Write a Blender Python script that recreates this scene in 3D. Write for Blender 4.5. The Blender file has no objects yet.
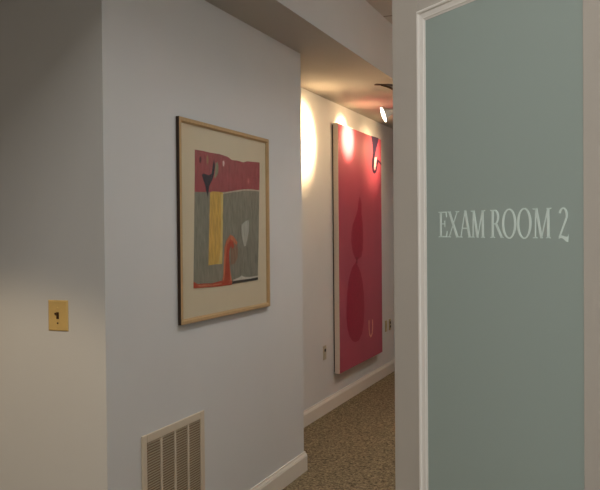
import bpy, bmesh, math, random
from mathutils import Vector, Matrix
random.seed(7)
S = bpy.context.scene
COL = S.collection
PI = math.pi

# ------------------------------------------------------------------ helpers
def srgb(r, g, b):
    f = lambda c: (c/255/12.92) if c/255 <= .04045 else ((c/255+.055)/1.055)**2.4
    return (f(r), f(g), f(b), 1)

def mat(name, col, rough=.6, spec=.3, var=0., vscale=20., bump=0., bscale=200., metal=0., stretch=(1,1,1)):
    m = bpy.data.materials.new(name); m.use_nodes = True
    nt = m.node_tree; N = nt.nodes; L = nt.links
    p = N['Principled BSDF']
    p.inputs['Base Color'].default_value = col
    p.inputs['Roughness'].default_value = rough
    p.inputs['Specular IOR Level'].default_value = spec
    p.inputs['Metallic'].default_value = metal
    tc = N.new('ShaderNodeTexCoord'); mp = N.new('ShaderNodeMapping')
    mp.inputs['Scale'].default_value = stretch
    L.new(tc.outputs['Object'], mp.inputs['Vector'])
    if var > 0:
        n = N.new('ShaderNodeTexNoise'); n.inputs['Scale'].default_value = vscale; n.inputs['Detail'].default_value = 5
        L.new(mp.outputs['Vector'], n.inputs['Vector'])
        r = N.new('ShaderNodeMapRange'); r.inputs['From Min'].default_value = .25; r.inputs['From Max'].default_value = .75
        r.inputs['To Min'].default_value = 1-var; r.inputs['To Max'].default_value = 1+var
        L.new(n.outputs['Fac'], r.inputs['Value'])
        v = N.new('ShaderNodeVectorMath'); v.operation = 'SCALE'
        v.inputs[0].default_value = col[:3]
        L.new(r.outputs['Result'], v.inputs['Scale'])
        L.new(v.outputs['Vector'], p.inputs['Base Color'])
    if bump > 0:
        n2 = N.new('ShaderNodeTexNoise'); n2.inputs['Scale'].default_value = bscale; n2.inputs['Detail'].default_value = 3
        L.new(mp.outputs['Vector'], n2.inputs['Vector'])
        b = N.new('ShaderNodeBump'); b.inputs['Strength'].default_value = bump; b.inputs['Distance'].default_value = .004
        L.new(n2.outputs['Fac'], b.inputs['Height']); L.new(b.outputs['Normal'], p.inputs['Normal'])
    return m

def build(name, bm, m, parent=None, bevel=0., smooth=False):
    bmesh.ops.recalc_face_normals(bm, faces=bm.faces)
    me = bpy.data.meshes.new(name); bm.to_mesh(me); bm.free()
    for x in (m if isinstance(m, (list, tuple)) else [m]): me.materials.append(x)
    o = bpy.data.objects.new(name, me); COL.objects.link(o)
    if parent: o.parent = parent
    if smooth:
        for p in me.polygons: p.use_smooth = True
    if bevel:
        b = o.modifiers.new('bevel', 'BEVEL'); b.width = bevel; b.segments = 2; b.limit_method = 'ANGLE'
    return o

def box(bm, x0, x1, y0, y1, z0, z1, mi=0):
    v = [bm.verts.new((x, y, z)) for x in (x0, x1) for y in (y0, y1) for z in (z0, z1)]
    for f in ((0,1,3,2),(4,6,7,5),(0,4,5,1),(2,3,7,6),(0,2,6,4),(1,5,7,3)):
        bm.faces.new([v[i] for i in f]).material_index = mi

def prism(bm, pts, fn, d0, d1, mi=0):
    """pts: 2D outline; fn(u,v,d)->xyz; extruded between d0 and d1"""
    a = [bm.verts.new(fn(u, v, d0)) for u, v in pts]; b = [bm.verts.new(fn(u, v, d1)) for u, v in pts]
    n = len(pts)
    bm.faces.new(a).material_index = mi; bm.faces.new(b).material_index = mi
    for i in range(n):
        bm.faces.new((a[i], a[(i+1) % n], b[(i+1) % n], b[i])).material_index = mi

def lathe(bm, prof, M, seg=28, cap=True):
    """prof: (radius, height) list turned about local Z then moved by matrix M"""
    rings = []
    for r, h in prof:
        rings.append([bm.verts.new(M @ Vector((r*math.cos(2*PI*i/seg), r*math.sin(2*PI*i/seg), h))) for i in range(seg)])
    for a, b in zip(rings, rings[1:]):
        for i in range(seg): bm.faces.new((a[i], a[(i+1) % seg], b[(i+1) % seg], b[i]))
    if cap: bm.faces.new(rings[0]); bm.faces.new(rings[-1])

def tube(bm, pts, r, seg=10):
    pts = [Vector(p) for p in pts]; rings = []
    for i, p in enumerate(pts):
        t = (pts[min(i+1, len(pts)-1)] - pts[max(i-1, 0)]).normalized()
        q = t.to_track_quat('Z', 'Y')
        rings.append([bm.verts.new(p + q @ Vector((r*math.cos(2*PI*k/seg), r*math.sin(2*PI*k/seg), 0))) for k in range(seg)])
    for a, b in zip(rings, rings[1:]):
        for i in range(seg): bm.faces.new((a[i], a[(i+1) % seg], b[(i+1) % seg], b[i]))
    bm.faces.new(rings[0]); bm.faces.new(rings[-1])

def sweep(bm, path, prof):
    """prof (offset to the left-hand room side, height) swept along a mitred floor path"""
    path = [Vector(p) for p in path]; rows = []
    for i, p in enumerate(path):
        ds = []
        if i > 0: ds.append((p-path[i-1]).normalized())
        if i < len(path)-1: ds.append((path[i+1]-p).normalized())
        ns = [Vector((d.y, -d.x)) for d in ds]
        n = sum(ns, Vector((0, 0)))
        n = n / (n.dot(ns[0])) if len(ns) > 1 else n
        rows.append([bm.verts.new((p.x+n.x*o, p.y+n.y*o, h)) for o, h in prof])
    k = len(prof)
    for a, b in zip(rows, rows[1:]):
        for i in range(k): bm.faces.new((a[i], a[(i+1) % k], b[(i+1) % k], b[i]))
    bm.faces.new(rows[0]); bm.faces.new(rows[-1])

def struct(name, bm, m, **k):
    o = build(name, bm, m, **k); o['kind'] = 'structure'; return o

def thing(name, label, cat, loc, group=None, rot=None):
    o = bpy.data.objects.new(name, None); COL.objects.link(o); o.empty_display_size = .1
    o.location = loc
    if rot is not None: o.rotation_euler = rot
    o['label'] = label; o['category'] = cat
    if group: o['group'] = group
    return o

# ------------------------------------------------------------------ materials
M_wall = mat('wall_paint', srgb(212, 212, 210), .85, .1, .015, 3, .12, 260)
M_soffit_shade = mat('soffit_shade_paint', srgb(184, 178, 170), .9, .1, .01, 3, .1, 260)
M_trim = mat('trim_paint', srgb(226, 219, 206), .45, .35, .01, 5)
M_door = mat('door_paint', srgb(200, 195, 187), .55, .3, .015, 6, .06, 300)
M_bead = mat('bead_paint', srgb(246, 244, 239), .4, .4)
M_frame = mat('maple_frame', srgb(186, 154, 110), .4, .4, .14, 30, .05, 90, stretch=(6, 6, .6))
M_edge_shade = mat('edge_shadow_tone', srgb(58, 46, 38), .6, .2)
M_mat = mat('mat_board', srgb(224, 209, 183), .85, .1, .02, 12, .05, 300)
M_vent = mat('vent_enamel', srgb(212, 198, 176), .5, .3)
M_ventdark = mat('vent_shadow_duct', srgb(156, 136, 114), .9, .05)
M_brass = mat('aged_brass', srgb(226, 192, 122), .42, .5, .06, 25, metal=.15)
M_brown = mat('brown_plastic', srgb(70, 46, 24), .4, .4)
M_ivory = mat('ivory_plastic', srgb(184, 176, 152), .4, .4)
M_tan = mat('tan_plate', srgb(190, 168, 122), .4, .4)
M_socket = mat('dark_socket', srgb(46, 40, 32), .5, .3)
M_steel = mat('brushed_steel', srgb(170, 168, 164), .35, .5, metal=.9)
M_bronze = mat('dark_bronze', srgb(92, 72, 54), .4, .5, metal=.4)
M_lampw = mat('lamp_white_enamel', srgb(220, 216, 208), .4, .4)
M_letter = mat('etched_lettering', srgb(232, 250, 246), .7, .2)
M_canv = mat('raw_canvas', srgb(220, 206, 192), .9, .1, .04, 60)

def carpet():
    m = mat('brown_carpet', srgb(120, 96, 66), .95, .05)
    nt = m.node_tree; N = nt.nodes; L = nt.links; p = N['Principled BSDF']
    tc = N.new('ShaderNodeTexCoord')
    v = N.new('ShaderNodeTexVoronoi'); v.inputs['Scale'].default_value = 95
    L.new(tc.outputs['Object'], v.inputs['Vector'])
    n = N.new('ShaderNodeTexNoise'); n.inputs['Scale'].default_value = 42; n.inputs['Detail'].default_value = 6; n.inputs['Roughness'].default_value = .75
    L.new(tc.outputs['Object'], n.inputs['Vector'])
    mx = N.new('ShaderNodeMath'); mx.operation = 'MULTIPLY_ADD'
    sep = N.new('ShaderNodeSeparateColor'); L.new(v.outputs['Color'], sep.inputs['Color'])
    L.new(sep.outputs['Red'], mx.inputs[0]); mx.inputs[1].default_value = .45
    L.new(n.outputs['Fac'], mx.inputs[2])
    r = N.new('ShaderNodeValToRGB')
    r.color_ramp.elements[0].position = .38; r.color_ramp.elements[0].color = srgb(66, 55, 41)
    r.color_ramp.elements[1].position = 1.0; r.color_ramp.elements[1].color = srgb(168, 149, 116)
    L.new(mx.outputs[0], r.inputs['Fac']); L.new(r.outputs['Color'], p.inputs['Base Color'])
    b = N.new('ShaderNodeBump'); b.inputs['Strength'].default_value = .9; b.inputs['Distance'].default_value = .008
    L.new(v.outputs['Distance'], b.inputs['Height']); L.new(b.outputs['Normal'], p.inputs['Normal'])
    return m
M_carpet = carpet()

def tiles():
    m = mat('acoustic_tile', srgb(205, 196, 186), .95, .05)
    nt = m.node_tree; N = nt.nodes; L = nt.links; p = N['Principled BSDF']
    tc = N.new('ShaderNodeTexCoord')
    b = N.new('ShaderNodeTexBrick'); b.offset = 0
    b.inputs['Color1'].default_value = srgb(206, 196, 186); b.inputs['Color2'].default_value = srgb(200, 190, 180)
    b.inputs['Mortar'].default_value = srgb(150, 138, 126)
    b.inputs['Scale'].default_value = 1; b.inputs['Mortar Size'].default_value = .012
    b.inputs['Brick Width'].default_value = .61; b.inputs['Row Height'].default_value = .61
    L.new(tc.outputs['Object'], b.inputs['Vector']); L.new(b.outputs['Color'], p.inputs['Base Color'])
    return m
M_tile = tiles()

def frosted():
    m = bpy.data.materials.new('frosted_green_glass'); m.use_nodes = True
    nt = m.node_tree; N = nt.nodes; L = nt.links
    for n in list(N): N.remove(n)
    out = N.new('ShaderNodeOutputMaterial')
    d = N.new('ShaderNodeBsdfDiffuse'); d.inputs['Color'].default_value = FROST
    t = N.new('ShaderNodeBsdfTranslucent'); t.inputs['Color'].default_value = FROST
    g = N.new('ShaderNodeBsdfGlossy'); g.inputs['Roughness'].default_value = .45
    g.inputs['Color'].default_value = (.9, 1, .95, 1)
    a = N.new('ShaderNodeMixShader'); a.inputs[0].default_value = .25
    L.new(d.outputs[0], a.inputs[1]); L.new(t.outputs[0], a.inputs[2])
    f = N.new('ShaderNodeFresnel'); f.inputs['IOR'].default_value = 1.35
    b = N.new('ShaderNodeMixShader'); L.new(f.outputs[0], b.inputs[0])
    L.new(a.outputs[0], b.inputs[1]); L.new(g.outputs[0], b.inputs[2])
    L.new(b.outputs[0], out.inputs['Surface'])
    return m
FROST = srgb(190, 207, 203)
M_frost = frosted()

def glazing():
    m = bpy.data.materials.new('picture_glass'); m.use_nodes = True
    nt = m.node_tree; N = nt.nodes; L = nt.links
    for n in list(N): N.remove(n)
    out = N.new('ShaderNodeOutputMaterial')
    t = N.new('ShaderNodeBsdfTransparent'); t.inputs['Color'].default_value = (.96, .97, .96, 1)
    g = N.new('ShaderNodeBsdfGlossy'); g.inputs['Roughness'].default_value = .12
    b = N.new('ShaderNodeMixShader'); b.inputs[0].default_value = .05
    L.new(t.outputs[0], b.inputs[1]); L.new(g.outputs[0], b.inputs[2]); L.new(b.outputs[0], out.inputs['Surface'])
    return m
M_glaz = glazing()

def emit(name, col, s):
    m = bpy.data.materials.new(name); m.use_nodes = True
    p = m.node_tree.nodes['Principled BSDF']
    p.inputs['Base Color'].default_value = (.9, .85, .7, 1)
    p.inputs['Emission Color'].default_value = col; p.inputs['Emission Strength'].default_value = s
    return m
M_lens = emit('lit_lamp_lens', (1, .92, .76, 1), 6)

def paint(name, r, g, b, var=.12, sc=30, st=(1, 1, 1)):
    return mat(name, srgb(r, g, b), .75, .15, var, sc, .05, 150, stretch=st)

# ------------------------------------------------------------------ dimensions (metres)
XA, XB = -1.8455, -2.268          # corridor wall with the picture, recessed wall behind it
YC, YA = 2.599, 4.686             # near and far end of the projecting wall
ZS, ZC = 2.6275, 3.0247           # soffit underside, tile ceiling
XS = -1.529                       # soffit edge
X0, X1, Y0, Y1 = -4.5, 2.5, -2.5, 9.5

# ------------------------------------------------------------------ room shell
bm = bmesh.new(); box(bm, X0, X1, Y0, Y1, -.1, 0); struct('floor', bm, M_carpet)
bm = bmesh.new(); box(bm, X0, X1, Y0, Y1, ZC, ZC+.1); struct('ceiling', bm, M_tile)
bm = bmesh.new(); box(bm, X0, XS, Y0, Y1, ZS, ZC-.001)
for f in bm.faces:                                   # underside shade put into a darker paint tone, wall paint on the upright face
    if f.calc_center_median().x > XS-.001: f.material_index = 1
struct('ceiling_soffit', bm, [M_soffit_shade, M_wall])
bm = bmesh.new()
prism(bm, [(X0, YC), (XA, YC), (XA, YA), (XB-.1, YA), (XB-.1, YC+.12), (X0, YC+.12)], lambda u, v, d: (u, v, d), 0, ZS-.0005)
struct('wall_left', bm, M_wall)
bm = bmesh.new(); box(bm, XB-.1, XB, YA+.001, Y1, 0, ZS-.0005); struct('wall_far', bm, M_wall)
bm = bmesh.new(); box(bm, -.52, -.40, 2.125, Y1, 0, ZC-.001); struct('wall_right', bm, M_wall)
bm = bmesh.new()
box(bm, .33, X1-.001, 2.125, 2.245, 0, ZC-.001); box(bm, -.3995, .3295, 2.125, 2.245, 2.19, ZC-.001)
struct('wall_front', bm, M_wall)
bm = bmesh.new(); box(bm, X1, X1+.1, Y0, Y1, 0, ZC); struct('wall_east', bm, M_wall)
bm = bmesh.new(); box(bm, X0-.1, X0, Y0, YC+.12, 0, ZC); struct('wall_west', bm, M_wall)
bm = bmesh.new(); box(bm, X0-.1, X1+.1, Y0-.1, Y0, 0, ZC); struct('wall_back', bm, M_wall)
bm = bmesh.new(); box(bm, X0-.1, X1+.1, Y1, Y1+.1, 0, ZC); struct('wall_end', bm, M_wall)

BP = [(0, .0005), (.017, .0005), (.017, .094), (.0145, .099), (.0145, .103), (.010, .111), (.008, .116), (.008, .122), (0, .122)]
bm = bmesh.new(); sweep(bm, [(X0+.05, YC), (XA, YC), (XA, YA), (XB+.02, YA)], BP); struct('baseboard_left', bm, M_trim)
bm = bmesh.new(); sweep(bm, [(XB, YA+.02), (XB, Y1-.01)], BP); struct('baseboard_far', bm, M_trim)
bm = bmesh.new(); sweep(bm, [(-.52, Y1-.01), (-.52, 2.14)], BP); struct('baseboard_right', bm, M_trim)

# ------------------------------------------------------------------ the open exam room door (local x along the leaf, -y towards the viewer)
FAR = Vector((-.75200826, .65915368, 0)); NRM = Vector((-.65915368, -.75200826, 0))
P0 = Vector((-.44122339, 1.97710159, 0))
door = bpy.data.objects.new('door_1', None); COL.objects.link(door)
door.location = P0 + FAR*.1494; door['kind'] = 'structure'
door.rotation_euler = (0, 0, math.atan2(-FAR.y, -FAR.x))
W, H = .804, 2.155
G0, G1, GB, GT = .1400, .6537, .24, 2.030    # clear glass
g = .004
T = .044
def leaf(name, a, b, c, d):
    bm = bmesh.new(); box(bm, a, b, 0, T, c, d); return build(name, bm, M_door, door, bevel=.002)
bw = .0290
leaf('stile', -.003, G0-bw, .008, H); leaf('stile', G1, W, .008, H)
leaf('rail', G0-bw, G1, GT+bw, H); leaf('rail', G0-bw, G1, .008, GB-bw)
# moulded glazing bead: profile (inset from outer edge, depth: negative = proud of the face)
prof = [(0, .012), (0, -.001), (.002, -.004), (.007, -.005), (.011, -.004), (.013, -.001), (.0145, -.0005), (.027, .0015), (.0295, .0010), (.031, .0005), (.033, .0025), (.0385, .0035), (.0385, .012)]
bm = bmesh.new()
rings = []
for o_, d_ in prof:                 # runs up, over and under the pane; its ends butt against the plain right-hand stile
    o_ *= .029/.0385
    a, b, c, e = G0-bw+o_, G1, GB-bw+o_, GT+bw-o_
    rings.append([bm.verts.new((x, d_, z)) for x, z in ((b, c), (a, c), (a, e), (b, e))])
for r1, r2 in zip(rings, rings[1:]+rings[:1]):
    for i in range(3): bm.faces.new((r1[i], r1[i+1], r2[i+1], r2[i]))
bm.faces.new([r[0] for r in rings]); bm.faces.new([r[3] for r in rings])
o = build('glazing_bead', bm, M_bead, door); o['label'] = 'white moulded bead around the frosted pane'
bm = bmesh.new(); box(bm, G0-.006, G1-.0003, .0045, .0105, GB-.006, GT+.006)
pane = build('glass_pane', bm, M_frost, door); pane['label'] = 'frosted grey-green pane reading EXAM ROOM 2'
bm = bmesh.new()
for a, b, c, d in ((G0-bw, G0, GB-bw, GT+bw), (G0, G1, GT, GT+bw), (G0, G1, GB-bw, GB)):
    box(bm, a, b, .0125, T-.004, c, d)
build('rear_bead', bm, M_bead, door, bevel=.002)

# lettering: strokes in metres, x from the glass edge, baseline z
CAP = .0628; ZB = 1.4875
def stroke(bm, pts): prism(bm, [(G0+.0192+x*.991, ZB+z-.0058*x) for x, z in pts], lambda u, v, d: (u, d, v), .0038, .0046)
def seg(bm, x0, z0, x1, z1, w):      # slanted stem with horizontal cuts
    stroke(bm, [(x0-w/2, z0), (x0+w/2, z0), (x1+w/2, z1), (x1-w/2, z1)])
def serif(bm, x, z, w, up):          # bracketed slab serif
    h = .0030; s = 1 if up else -1
    stroke(bm, [(x-w/2, z), (x+w/2, z), (x+w/2, z+s*h*.55), (x+w*.22, z+s*h), (x-w*.22, z+s*h), (x-w/2, z+s*h*.55)])
def ringseg(bm, cx, cz, rx, rz, tx, tz, a0, a1, n=26):
    P = []
    for i in range(n+1):
        t = a0+(a1-a0)*i/n
        P.append(((cx+rx*math.cos(t), cz+rz*math.sin(t)), (cx+(rx-tx)*math.cos(t), cz+(rz-tz)*math.sin(t))))
    for (a, b), (c, d) in zip(P, P[1:]): stroke(bm, [a, c, d, b])
TK, TN = .0071, .0033
bm = bmesh.new()
def E_(x, w):
    seg(bm, x+w*.26, 0, x+w*.26, CAP, TK); serif(bm, x+w*.2, 0, w*.42, True); serif(bm, x+w*.2, CAP, w*.42, False)
    stroke(bm, [(x+w*.2, CAP), (x+w*.9, CAP), (x+w*.93, CAP-.014), (x+w*.87, CAP-.014), (x+w*.8, CAP-.0032), (x+w*.2, CAP-.0032)])
    stroke(bm, [(x+w*.2, 0), (x+w*.92, 0), (x+w, .0155), (x+w*.94, .0155), (x+w*.8, .0034), (x+w*.2, .0034)])
    stroke(bm, [(x+w*.3, .0315), (x+w*.68, .0315), (x+w*.68, .0345), (x+w*.3, .0345)])
    stroke(bm, [(x+w*.66, .026), (x+w*.73, .025), (x+w*.73, .041), (x+w*.66, .040)])
def X_(x, w):
    seg(bm, x+w*.84, 0, x+w*.16, CAP, TK*1.15); seg(bm, x+w*.14, 0, x+w*.84, CAP, TN)
    for c, z, u in ((.14, 0, 1), (.86, 0, 1), (.15, CAP, 0), (.84, CAP, 0)): serif(bm, x+w*c, z, w*.3, u)
def A_(x, w):
    seg(bm, x+w*.84, 0, x+w*.5, CAP+.001, TK*1.1); seg(bm, x+w*.15, 0, x+w*.49, CAP+.001, TN)
    stroke(bm, [(x+w*.25, .0205), (x+w*.74, .0205), (x+w*.72, .0235), (x+w*.27, .0235)])
    serif(bm, x+w*.14, 0, w*.28, True); serif(bm, x+w*.85, 0, w*.3, True)
def M_(x, w):
    seg(bm, x+w*.16, 0, x+w*.18, CAP, TN); seg(bm, x+w*.85, 0, x+w*.83, CAP, TK)
    seg(bm, x+w*.49, 0, x+w*.2, CAP, TK); seg(bm, x+w*.49, .001, x+w*.82, CAP, TN)
    for c, z, u in ((.15, 0, 1), (.85, 0, 1), (.13, CAP, 0), (.88, CAP, 0)): serif(bm, x+w*c, z, w*.25, u)
def R_(x, w):
    seg(bm, x+w*.22, 0, x+w*.22, CAP, TK); serif(bm, x+w*.21, 0, w*.36, True); serif(bm, x+w*.17, CAP, w*.26, False)
    ringseg(bm, x+w*.36, CAP-.0165, w*.33, .0165, TK, .003, -PI/2, PI/2)
    stroke(bm, [(x+w*.2, CAP), (x+w*.37, CAP), (x+w*.37, CAP-.003), (x+w*.2, CAP-.003)])
    stroke(bm, [(x+w*.2, CAP-.030), (x+w*.4, CAP-.030), (x+w*.4, CAP-.033), (x+w*.2, CAP-.033)])
    seg(bm, x+w*.86, .001, x+w*.46, CAP-.031, TK*1.1); stroke(bm, [(x+w*.78, 0), (x+w, 0), (x+w, .002), (x+w*.84, .004)])
def O_(x, w):
    ringseg(bm, x+w/2, CAP/2, w/2, CAP/2+.0015, TK, .003, 0, 2*PI, 48)
def two(x, w):
    ringseg(bm, x+w*.47, CAP-.0175, w*.46, .0172, TK*.8, .003, -.25, PI*.88)
    stroke(bm, [(x+w*.93, CAP-.020), (x+w*.70, CAP-.021), (x+w*.04, .004), (x+w*.1, .0055), (x+w*.24, .006)])
    P = []
    n = 14
    top = [(x+w*(.04+.96*i/n), .0052+.0012*math.sin(i/n*2*PI)+(.0035 if i == n else 0)) for i in range(n+1)]
    bot = [(x+w*(.04+.92*i/n), -.0006+.0018*math.sin(i/n*2*PI)-.0062*max(0, i/n-.55)/.45) for i in range(n+1)]
    for i in range(n): stroke(bm, [bot[i], bot[i+1], top[i+1], top[i]])
E_(.0300, .036); X_(.0655, .046); A_(.1095, .048); M_(.1535, .051)
R_(.2205, .046); O_(.2615, .0455); O_(.3090, .0445); M_(.3560, .0545); two(.4300, .0275)
o = build('lettering', bm, M_letter, pane); o['label'] = 'pale serif letters EXAM ROOM 2'

# hinges on the leaf edge and lever beyond the frame edge
for z in (.25, 1.1, 1.92):
    bm = bmesh.new(); lathe(bm, [(.007, 0), (.007, .09)], Matrix.Translation((-.0005, T+.004, z)), 12); build('hinge', bm, M_steel, door)
bm = bmesh.new()
lathe(bm, [(.026, 0), (.026, .006), (.011, .010), (.010, .045)], Matrix.Translation((W-.06, 0, .98)) @ Matrix.Rotation(PI/2, 4, 'X'), 24)
tube(bm, [(W-.06, -.045, .98), (W-.075, -.05, .98), (W-.11, -.05, .98), (W-.165, -.047, .98)], .009, 12)
build('lever_handle', bm, M_steel, door, smooth=True)

# ------------------------------------------------------------------ framed abstract print on the projecting wall
fw, fh = .992, .9423
pic = thing('framed_print', 'smaller abstract print, pink over grey with yellow bar, in pale wooden frame', 'picture', (XA, 3.146, 1.0897))
D = .021
def pv(d): return lambda u, v, e: (e, u, v)
bm = bmesh.new()
ro = [(0, 0), (fw, 0), (fw, fh), (0, fh)]
fi = .024
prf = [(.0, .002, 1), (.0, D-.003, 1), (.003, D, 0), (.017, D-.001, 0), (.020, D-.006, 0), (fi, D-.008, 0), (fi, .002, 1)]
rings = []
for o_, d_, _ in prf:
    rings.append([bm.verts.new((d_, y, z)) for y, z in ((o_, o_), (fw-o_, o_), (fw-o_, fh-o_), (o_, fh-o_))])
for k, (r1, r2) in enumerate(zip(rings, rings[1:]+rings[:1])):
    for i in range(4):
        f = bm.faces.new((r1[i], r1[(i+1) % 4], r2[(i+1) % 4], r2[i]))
        f.material_index = 1 if (k == 0) else 0  # outer sides dark, with the shadow gap at the wall painted in
build('frame', bm, [M_frame, M_edge_shade], pic)
bm = bmesh.new(); box(bm, .003, .0075, fi, fw-fi, fi, fh-fi); build('mat', bm, M_mat, pic)
bm = bmesh.new(); box(bm, .0122, .0127, fi, fw-fi, fi, fh-fi); build('glazing', bm, M_glaz, pic)
{'yaw': 0.3778, 'pitch': -0.0145, 'roll': -0.0087, 'a': 1.8455, 'b': 2.2679, 'hb': 0.122, 'y1': 3.1251, 'y2': 4.1171, 'zt': 2.032, 'zb': 1.0897, 'yA': 4.6858, 'zs': 2.6275, 'ys': 3.4346, 'yC': 2.599, 'q1': 6.5064, 'q2': 7.8355, 'pt': 2.4315, 'pb': 0.2908, 'w': 0.3161, 'zc': 3.0247, 'e1': 3.5837, 'e2': 5.7079, 'e3': 5.0484, 'e4': 5.6559, 'k1': 3.8681, 'k2': 0.0, 'k3': 0.0, 'bt1': 5.7575, 'bt2': 8.4061, 'zC0': 2.4061, 'zC1': 0.509, 'yq': 5.7537, 'ff': 0.8}
[[-1.6, -0.2], [-1.4, 0.3], [1.7, 0.1], [1.3, -0.2], [-0.6, -1.3], [0.8, -0.5], [-0.5, -0.8], [-0.2, 0.3], [2.3, -0.0], [-2.3, 0.0], [0.4, 0.5], [-0.6, -1.2], [-0.9, 1.4], [1.1, 0.1], [0.3, -0.1], [0.5, 0.0], [-0.4, -0.2], [0.6, 1.7], [-0.3, -1.0], [-0.5, 1.1], [-0.7, 1.0], [1.0, -1.5], [0.2, -0.2], [-0.2, 0.3]]
PRINT = {'pink': [(0.16, 0.8073), (0.235, 0.8083), (0.317, 0.8063), (0.409, 0.8083), (0.501, 0.8023), (0.547, 0.7893), (0.611, 0.7923), (0.682, 0.7883), (0.732, 0.7983), (0.889, 0.8043), (0.888, 0.7273), (0.882, 0.6463), (0.778, 0.6483), (0.679, 0.6423), (0.584, 0.6303), (0.524, 0.6263), (0.449, 0.6173), (0.399, 0.6183), (0.281, 0.6133), (0.154, 0.6093), (0.158, 0.7093)],
 'grey': [(0.154, 0.6093), (0.281, 0.6133), (0.399, 0.6183), (0.524, 0.6263), (0.679, 0.6423), (0.778, 0.6483), (0.882, 0.6463), (0.87, 0.4313), (0.852, 0.1573), (0.527, 0.1533), (0.134, 0.1613), (0.144, 0.3843)],
 'whiteline': [(0.427, 0.6153), (0.524, 0.6283), (0.679, 0.6463), (0.778, 0.6513), (0.882, 0.6503), (0.882, 0.6433), (0.778, 0.6433), (0.679, 0.6383), (0.524, 0.6213), (0.427, 0.6093)],
 'yellow': [(0.305, 0.6123), (0.332, 0.6193), (0.395, 0.6203), (0.443, 0.6183), (0.438, 0.4803), (0.431, 0.3313), (0.427, 0.2613), (0.355, 0.2623), (0.281, 0.2593), (0.291, 0.3823), (0.298, 0.5023)],
 'yellowpale': [(0.418, 0.6093), (0.444, 0.6153), (0.437, 0.4303), (0.427, 0.2613), (0.387, 0.2603), (0.41, 0.3313), (0.419, 0.4803)],
 'navy': [(0.226, 0.6933), (0.243, 0.7003), (0.293, 0.6953), (0.323, 0.7043), (0.334, 0.7313), (0.351, 0.7773), (0.358, 0.7433), (0.35, 0.7083), (0.332, 0.6783), (0.297, 0.6433), (0.283, 0.5883), (0.266, 0.6213), (0.256, 0.6493), (0.237, 0.6723)],
 'sage': [(0.366, 0.7583), (0.387, 0.7673), (0.397, 0.7463), (0.392, 0.7113), (0.37, 0.6923), (0.352, 0.6843), (0.361, 0.7233)],
 'ochre': [(0.272, 0.7843), (0.286, 0.7903), (0.294, 0.7713), (0.285, 0.7443), (0.274, 0.7553)],
 'darkred': [(0.203, 0.7713), (0.217, 0.7813), (0.222, 0.7653), (0.214, 0.7483), (0.204, 0.7523)],
 'whitespot': [(0.441, 0.7743), (0.456, 0.7803), (0.463, 0.7683), (0.455, 0.7483), (0.444, 0.7543)],
 'pinkspot': [(0.732, 0.7043), (0.746, 0.7103), (0.752, 0.6923), (0.741, 0.6723), (0.729, 0.6863)],
 'brown': [(0.532, 0.3803), (0.595, 0.3633), (0.606, 0.3273), (0.6, 0.2863), (0.564, 0.2563), (0.524, 0.2533), (0.52, 0.3193)],
 'orange': [(0.519, 0.4073), (0.556, 0.3973), (0.601, 0.3663), (0.587, 0.3533), (0.561, 0.3643), (0.538, 0.3773), (0.512, 0.3753), (0.498, 0.3503), (0.501, 0.3093), (0.509, 0.2383), (0.534, 0.1603), (0.417, 0.1633), (0.434, 0.1963), (0.445, 0.2713), (0.453, 0.3423), (0.474, 0.3753)],
 'red': [(0.517, 0.3843), (0.548, 0.3733), (0.561, 0.3463), (0.543, 0.3333), (0.523, 0.3493), (0.504, 0.3243), (0.503, 0.2693), (0.51, 0.2073), (0.512, 0.1743), (0.445, 0.1733), (0.46, 0.2403), (0.468, 0.3103), (0.48, 0.3553)],
 'redstrip': [(0.135, 0.1883), (0.173, 0.1753), (0.231, 0.1753), (0.312, 0.1703), (0.396, 0.1763), (0.439, 0.1773), (0.528, 0.1703), (0.53, 0.1503), (0.395, 0.1513), (0.271, 0.1543), (0.134, 0.1583)],
 'orangestrip': [(0.163, 0.1713), (0.241, 0.1703), (0.332, 0.1643), (0.417, 0.1673), (0.417, 0.1603), (0.311, 0.1583), (0.192, 0.1613)],
 'white': [(0.651, 0.4583), (0.694, 0.4753), (0.734, 0.4843), (0.744, 0.4633), (0.741, 0.4313), (0.722, 0.3883), (0.702, 0.3463), (0.68, 0.3443), (0.661, 0.3783), (0.65, 0.4153)],
 'darkline': [(0.533, 0.1683), (0.621, 0.1683), (0.742, 0.1683), (0.85, 0.1713), (0.85, 0.1593), (0.742, 0.1563), (0.62, 0.1553), (0.533, 0.1543)],
 'whitestroke': [(0.551, 0.1753), (0.621, 0.1833), (0.645, 0.1913), (0.669, 0.1843), (0.743, 0.1783), (0.847, 0.1803), (0.847, 0.1733), (0.742, 0.1693), (0.621, 0.1703), (0.551, 0.1683)]}
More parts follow.
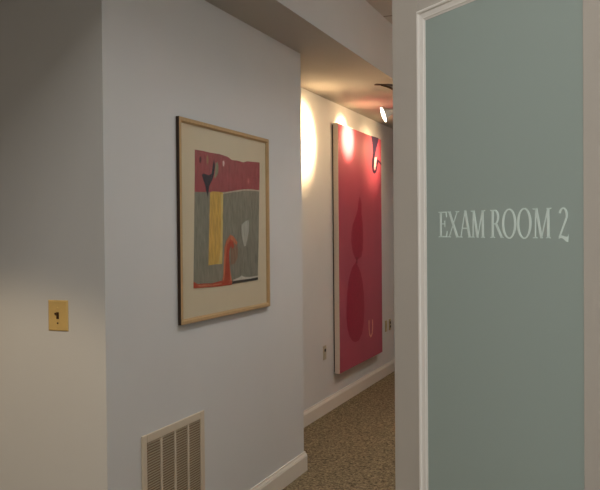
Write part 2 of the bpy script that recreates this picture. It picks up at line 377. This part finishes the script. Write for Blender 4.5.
CANVAS = {'upper': [(0.603, 1.549), (0.558, 1.487), (0.535, 1.418), (0.461, 1.343), (0.385, 1.279), (0.346, 1.216), (0.338, 1.135), (0.371, 1.054), (0.428, 0.993), (0.463, 0.969), (0.548, 0.967), (0.635, 0.987), (0.68, 1.047), (0.695, 1.112), (0.697, 1.215), (0.687, 1.3), (0.651, 1.383), (0.654, 1.477)],
 'stem': [(0.464, 0.988), (0.548, 0.985), (0.514, 0.954), (0.516, 0.926), (0.441, 0.925), (0.481, 0.955)],
 'lower': [(0.465, 0.942), (0.367, 0.9), (0.308, 0.849), (0.26, 0.789), (0.218, 0.686), (0.198, 0.566), (0.19, 0.458), (0.216, 0.362), (0.271, 0.29), (0.35, 0.239), (0.438, 0.216), (0.544, 0.219), (0.639, 0.273), (0.698, 0.369), (0.718, 0.521), (0.702, 0.651), (0.661, 0.766), (0.606, 0.844), (0.534, 0.903)],
 'ribbon': [(0.99, 2.145), (1.242, 2.15), (1.212, 2.101), (1.153, 2.026), (1.109, 1.963), (1.08, 1.921), (1.018, 1.916), (1.047, 1.987), (1.035, 2.045), (1.016, 2.091)],
 'hook': [(1.012, 1.926), (1.081, 1.931), (1.072, 1.882), (1.064, 1.832), (1.091, 1.81), (1.127, 1.832), (1.163, 1.884), (1.193, 1.939), (1.257, 1.926), (1.33, 1.908), (1.337, 1.888), (1.271, 1.901), (1.217, 1.911), (1.191, 1.861), (1.147, 1.804), (1.077, 1.782), (1.022, 1.804), (1.006, 1.857)],
 'hookwhite': [(1.095, 1.942), (1.179, 1.957), (1.157, 1.898), (1.12, 1.84), (1.092, 1.82), (1.078, 1.848), (1.087, 1.902)],
 'U': [(0.851, 0.372), (0.877, 0.369), (0.878, 0.292), (0.891, 0.243), (0.923, 0.217), (0.958, 0.238), (0.97, 0.301), (0.968, 0.366), (0.999, 0.365), (1.0, 0.288), (0.981, 0.228), (0.926, 0.196), (0.873, 0.225), (0.855, 0.285)]}
PCOL = dict(pink=(164, 78, 86), grey=(138, 136, 124), whiteline=(196, 184, 166), yellow=(214, 172, 86), yellowpale=(214, 190, 120),
            navy=(46, 46, 62), sage=(140, 138, 116), ochre=(164, 124, 96), darkred=(96, 44, 56), whitespot=(226, 190, 190), pinkspot=(196, 110, 116),
            brown=(146, 116, 96), orange=(206, 120, 86), red=(186, 72, 48), redstrip=(186, 70, 46), orangestrip=(208, 124, 92),
            white=(182, 182, 174), darkline=(66, 62, 60), whitestroke=(206, 200, 190))
bm = bmesh.new(); mats = []
for i, (k, pts) in enumerate(PRINT.items()):
    mats.append(paint('print_'+k, *PCOL[k], var=.26, sc=24, st=(1, 2.4, .7)))
    prism(bm, pts, lambda u, v, d: (d, u, v), .0070, .0080+.00012*i, i)
build('print', bm, mats, pic)

# ------------------------------------------------------------------ large pink canvas on the far wall
cw, chh = 1.338, 2.146
can = thing('canvas_painting', 'tall unframed canvas in deep pink with crimson hourglass figure', 'painting', (XB, 6.47, .293))
bm = bmesh.new(); box(bm, .0005, .012, .012, cw-.012, .012, chh-.012); o = build('stretcher', bm, M_edge_shade, can); o['label'] = 'recessed stretcher coloured dark as the shadow gap'  # inset painted dark for the shadow gap behind the canvas
bm = bmesh.new(); box(bm, .012, .0565, 0, cw, 0, chh); build('canvas', bm, M_canv, can, bevel=.002)
CC = dict(field=(176, 76, 98), upper=(160, 28, 62), stem=(140, 26, 54), lower=(158, 28, 62), ribbon=(44, 24, 56), hook=(40, 22, 50), hookwhite=(226, 190, 196), U=(226, 160, 140))
bm = bmesh.new(); mats = []
CANVAS = {'field': [(.003, .003), (cw-.003, .003), (cw-.003, chh-.003), (.003, chh-.003)], **CANVAS}
for i, (k, pts) in enumerate(CANVAS.items()):
    m = paint('canvas_'+k, *CC[k], var=.07 if k == 'field' else .12, sc=3.2 if k == 'field' else 40, st=(1, 1, .5) if k == 'field' else (1, 1, 1))
    m.node_tree.nodes['Principled BSDF'].inputs['Roughness'].default_value = .45
    m.node_tree.nodes['Principled BSDF'].inputs['Specular IOR Level'].default_value = .4
    mats.append(m)
    prism(bm, pts, lambda u, v, d: (d, u+(.006 if i else 0), v), .0560, .0570+.00015*i, i)
build('paint_layer', bm, mats, can)

# ------------------------------------------------------------------ return-air grille low on the projecting wall
vw, vh = .537, .44
vent = thing('vent_grille', 'beige louvred air return grille low on the wall under framed print', 'vent', (XA, 2.835, .22))
bm = bmesh.new()
def rect_ring(bm, o0, o1, d0, d1):
    for a, b, c, e in ((o0, o1, o0, vh-o0), (vw-o1, vw-o0, o0, vh-o0), (o1, vw-o1, vh-o1, vh-o0), (o1, vw-o1, o0, o1)):
        box(bm, d0, d1, a, b, c, e)
B = .036
rect_ring(bm, 0, B, .0005, .009)
build('frame', bm, M_vent, vent, bevel=.003)
iw = (vw-2*B)
for k in range(1, 4):
    bm = bmesh.new(); c = B+iw*k/4; box(bm, .001, .0085, c-.006, c+.006, B, vh-B); build('mullion', bm, M_vent, vent, bevel=.001)
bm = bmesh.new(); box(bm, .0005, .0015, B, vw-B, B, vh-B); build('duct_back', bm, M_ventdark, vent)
for k in range(4):
    bm = bmesh.new(); a, b = B+iw*k/4+.0065, B+iw*(k+1)/4-.0065
    n = 32
    for i in range(n):
        z = B+(vh-2*B)*(i+.5)/n
        prism(bm, [(.0022, z-.0042), (.0028, z-.0048), (.0078, z+.0036), (.0072, z+.0042)], lambda u, v, d: (u, d, v), a, b)
    build('louvre', bm, M_vent, vent)

# ------------------------------------------------------------------ brass light switch on the near wall
sw = thing('light_switch', 'mustard brass toggle switch plate on the near wall at left', 'switch', (-2.0670, YC, 1.182))
def plate(parent, w, h, m, d=.006):
    bm = bmesh.new()
    r = [bm.verts.new((x, -.0003, z)) for x, z in ((-w/2, -h/2), (w/2, -h/2), (w/2, h/2), (-w/2, h/2))]
    q = [bm.verts.new((x, -d*.5, z)) for x, z in ((-w/2, -h/2), (w/2, -h/2), (w/2, h/2), (-w/2, h/2))]
    e = .005
    s = [bm.verts.new((x, -d, z)) for x, z in ((-w/2+e, -h/2+e), (w/2-e, -h/2+e), (w/2-e, h/2-e), (-w/2+e, h/2-e))]
    for A, Bb in ((r, q), (q, s)):
        for i in range(4): bm.faces.new((A[i], A[(i+1) % 4], Bb[(i+1) % 4], Bb[i]))
    bm.faces.new(r); bm.faces.new(s)
    return build('plate', bm, m, parent)
plate(sw, .0950, .122, M_brass)
bm = bmesh.new(); box(bm, -.006, .006, -.0075, -.005, -.0135, .0135); sl = build('toggle_slot', bm, M_brown, sw)
bm = bmesh.new(); prism(bm, [(-.006, -.004), (-.006, .005), (-.020, .013), (-.022, .007)], lambda u, v, d: (d, u, v), -.004, .004)
build('toggle', bm, M_brown, sw)
for z in (.030, -.030):
    bm = bmesh.new(); lathe(bm, [(.0036, 0), (.0036, .002), (.002, .003)], Matrix.Translation((0, -.0055, z)) @ Matrix.Rotation(PI/2, 4, 'X'), 12)
    build('screw', bm, M_brown if z < 0 else M_brass, sw)

# ------------------------------------------------------------------ wall outlets on the far wall
def outlet(y, z, label, m, dark, kind):
    t = thing('wall_outlet', label, 'outlet', (XB, y, z), rot=(0, 0, PI/2))
    plate(t, .072, .117, m)
    def face(z):
        bm = bmesh.new()
        pts = [(.0165*math.cos(a)*1.0, max(-.0125, min(.0125, .0165*math.sin(a)))) for a in [2*PI*i/24 for i in range(24)]]
        prism(bm, pts, lambda u, v, d: (u, d, z+v), -.0085, -.0055)
        return build('receptacle', bm, dark[0 if z > 0 else 1], t)
    if kind == 'duplex': face(.0205); face(-.0205)
    else:
        bm = bmesh.new(); box(bm, -.010, .010, -.0085, -.0055, -.022, .022); build('jack', bm, dark[0], t)
    bm = bmesh.new(); lathe(bm, [(.003, 0), (.003, .002)], Matrix.Translation((0, -.0055, 0 if kind == 'duplex' else .042)) @ Matrix.Rotation(PI/2, 4, 'X'), 10); build('screw', bm, M_steel, t)
    return t
outlet(6.245, .506, 'ivory duplex outlet left of the pink canvas above the baseboard', M_ivory, (M_socket, M_ivory), 'duplex')
outlet(8.145, .517, 'tan wall plate just right of pink canvas, nearer of the pair', M_tan, (M_tan, M_tan), 'jack')
outlet(8.30, .517, 'tan outlet with dark sockets, farther of pair right of pink canvas', M_tan, (M_socket, M_socket), 'duplex')

# ------------------------------------------------------------------ wall-washing spotlights under the soffit
def spotlight(y, label, aim, energy, cone, blend, head=None, spill=14):
    t = thing('ceiling_spotlight', label, 'spotlight', (-1.635, y, ZS), 'spotlights washing the far wall')
    bm = bmesh.new()
    ux, uy = .75, .66
    out = [(-.100, -.0), (-.096, .018), (-.085, .026), (.10, .026), (.111, .018), (.115, 0), (.111, -.018), (.10, -.026), (-.085, -.026), (-.096, -.018)]
    prism(bm, [(p*ux-q*uy, p*uy+q*ux) for p, q in out], lambda u, v, d: (u, v, d), 0, -.006)
    build('canopy', bm, M_bronze, t, bevel=.002)
    lens_c = Vector((-.018, -.025, 2.400-ZS)); n = (Vector(head or aim)-(Vector((-1.635, y, ZS))+lens_c)).normalized()
    bm = bmesh.new(); back = lens_c-n*.085
    pts = []
    for k in (0, 1):
        pts = []; a, b, c, d = Vector((-.030+.02*k, -.045+.02*k, -.009)), Vector((.06+.02*k, .0, -.030)), Vector((.19, .05, -.11)), back-n*-.004
        for i in range(19):
            s = i/18; pts.append(a*(1-s)**3+3*b*s*(1-s)**2+3*c*s*s*(1-s)+d*s**3)
        tube(bm, pts, .0045)
    build('arm', bm, M_bronze, t, smooth=True)
    Mx = Matrix.Translation(lens_c) @ n.to_track_quat('Z', 'Y').to_matrix().to_4x4()
    bm = bmesh.new(); lathe(bm, [(.0, -.087), (.016, -.085), (.022, -.07), (.028, -.045), (.040, -.020), (.0625, -.008), (.0635, .003), (.0595, .003), (.0595, -.004), (.0, -.004)], Mx, 32, cap=False)
    hs = build('lamp_housing', bm, M_lampw, t, smooth=True)
    bm = bmesh.new(); lathe(bm, [(.0, -.003), (.059, -.003), (.052, .003), (.030, .008), (.0, .010)], Mx, 32, cap=False)
    le = build('lens', bm, M_lens, hs); le['label'] = 'glowing round lens'
    q = (Vector(aim)-(Vector((-1.635, y, ZS))+lens_c)).normalized()
    for nm, e, cn, bl in (('spot_beam', energy, cone, blend), ('spot_spill', spill, 125, 1)):
        L = bpy.data.lights.new(nm, 'SPOT'); L.energy = e; L.color = WARM
        L.spot_size = math.radians(cn); L.spot_blend = bl; L.shadow_soft_size = .03
        lo = bpy.data.objects.new(nm, L); COL.objects.link(lo); lo.parent = t
        lo.location = lens_c+n*.04; lo.rotation_euler = q.to_track_quat('-Z', 'Y').to_euler()
WARM = (1, .67, .35)
spotlight(5.94, 'lit ceiling spotlight nearest the camera, its lens glowing beside the door edge', (XB, 5.80, 2.24), 190, 65, 1, (XB, 5.60, 2.15))
spotlight(6.83, 'ceiling spotlight aimed at the left half of the pink canvas', (XB, 6.74, 2.33), 250, 46, 1)
spotlight(7.72, 'ceiling spotlight aimed at the right half of the pink canvas', (XB, 7.50, 2.22), 42, 66, 1)

# ------------------------------------------------------------------ light of the place and added unseen fills
SIDE_FILL, DOOR_FILL, CAN, DOWN = 18, 20, 32, 72
def area(name, loc, aim, sx, sy, e, col):
    L = bpy.data.lights.new(name, 'AREA'); L.shape = 'RECTANGLE'; L.size = sx; L.size_y = sy; L.energy = e; L.color = col
    o = bpy.data.objects.new(name, L); COL.objects.link(o); o.location = loc
    o.rotation_euler = (Vector(aim)-Vector(loc)).to_track_quat('-Z', 'Y').to_euler()
    return o
area('cool_side_fill', (2.4, -1.2, 1.6), (-1.2, 2.2, 1.4), 1.6, 1.6, SIDE_FILL, (.86, .93, 1))  # added cool fill for the picture wall and soffit; no window there
area('door_fill', (-1.2, .3, 3.01), (-1.2, .3, 0), .3, 1.2, DOOR_FILL, (1, .95, .89))  # unseen fill added for the door, set so the soffit shades the near wall
area('stile_fill', (.2, -.3, 3.0), (.2, -.3, 0), .6, .6, 20, (1, .95, .88))  # unseen overhead fill added to brighten the right-hand stile
area('pane_backlight', (.9, 4.0, 3.0), (.9, 4.0, 0), .6, 1.2, 20, (.92, 1, .96))  # unseen light added behind the frosted pane to even its glow
def can(name, loc, e, col, ang, blend, soft):
    L = bpy.data.lights.new(name, 'SPOT'); L.energy = e; L.color = col; L.spot_size = math.radians(ang); L.spot_blend = blend; L.shadow_soft_size = soft
    o = bpy.data.objects.new(name, L); COL.objects.link(o); o.location = loc
for y, e in ((2.75, .85), (3.7, .9), (4.7, 1.15), (6.2, 1.3), (8.0, 1.2)):
    can('corridor_downlight', (-.72, y, ZC-.03), CAN*e, (.99, .98, .975) if y < 6 else (1, .93, .84), 140, .9, .12)
can('downlight', (-2.38, 1.2, ZS-.02), DOWN, (1, .76, .48), 100, .24, .08)

w = bpy.data.worlds.new('world'); S.world = w; w.use_nodes = True
w.node_tree.nodes['Background'].inputs['Color'].default_value = (.8, .85, .9, 1); w.node_tree.nodes['Background'].inputs['Strength'].default_value = .2

# ------------------------------------------------------------------ camera
yaw, pitch, roll = .3778, -.0145, -.0087
F = Vector((-math.sin(yaw)*math.cos(pitch), math.cos(yaw)*math.cos(pitch), math.sin(pitch)))
R0 = Vector((math.cos(yaw), math.sin(yaw), 0)); U0 = R0.cross(F)
Rr = math.cos(roll)*R0+math.sin(roll)*U0; Ur = -math.sin(roll)*R0+math.cos(roll)*U0
cd = bpy.data.cameras.new('camera'); cam = bpy.data.objects.new('camera', cd); COL.objects.link(cam)
cam.matrix_world = Matrix(((Rr.x, Ur.x, -F.x, 0), (Rr.y, Ur.y, -F.y, 0), (Rr.z, Ur.z, -F.z, 1.5), (0, 0, 0, 1)))
cd.sensor_fit = 'HORIZONTAL'; cd.sensor_width = 36; cd.lens = 800/600*36; cd.clip_start = .05
S.camera = cam
S.view_settings.view_transform = 'Standard'; S.view_settings.look = 'None'; S.view_settings.gamma = 1
S.view_settings.use_curve_mapping = False; S.view_settings.exposure = .12
S.cycles.max_bounces = 10; S.cycles.diffuse_bounces = 6
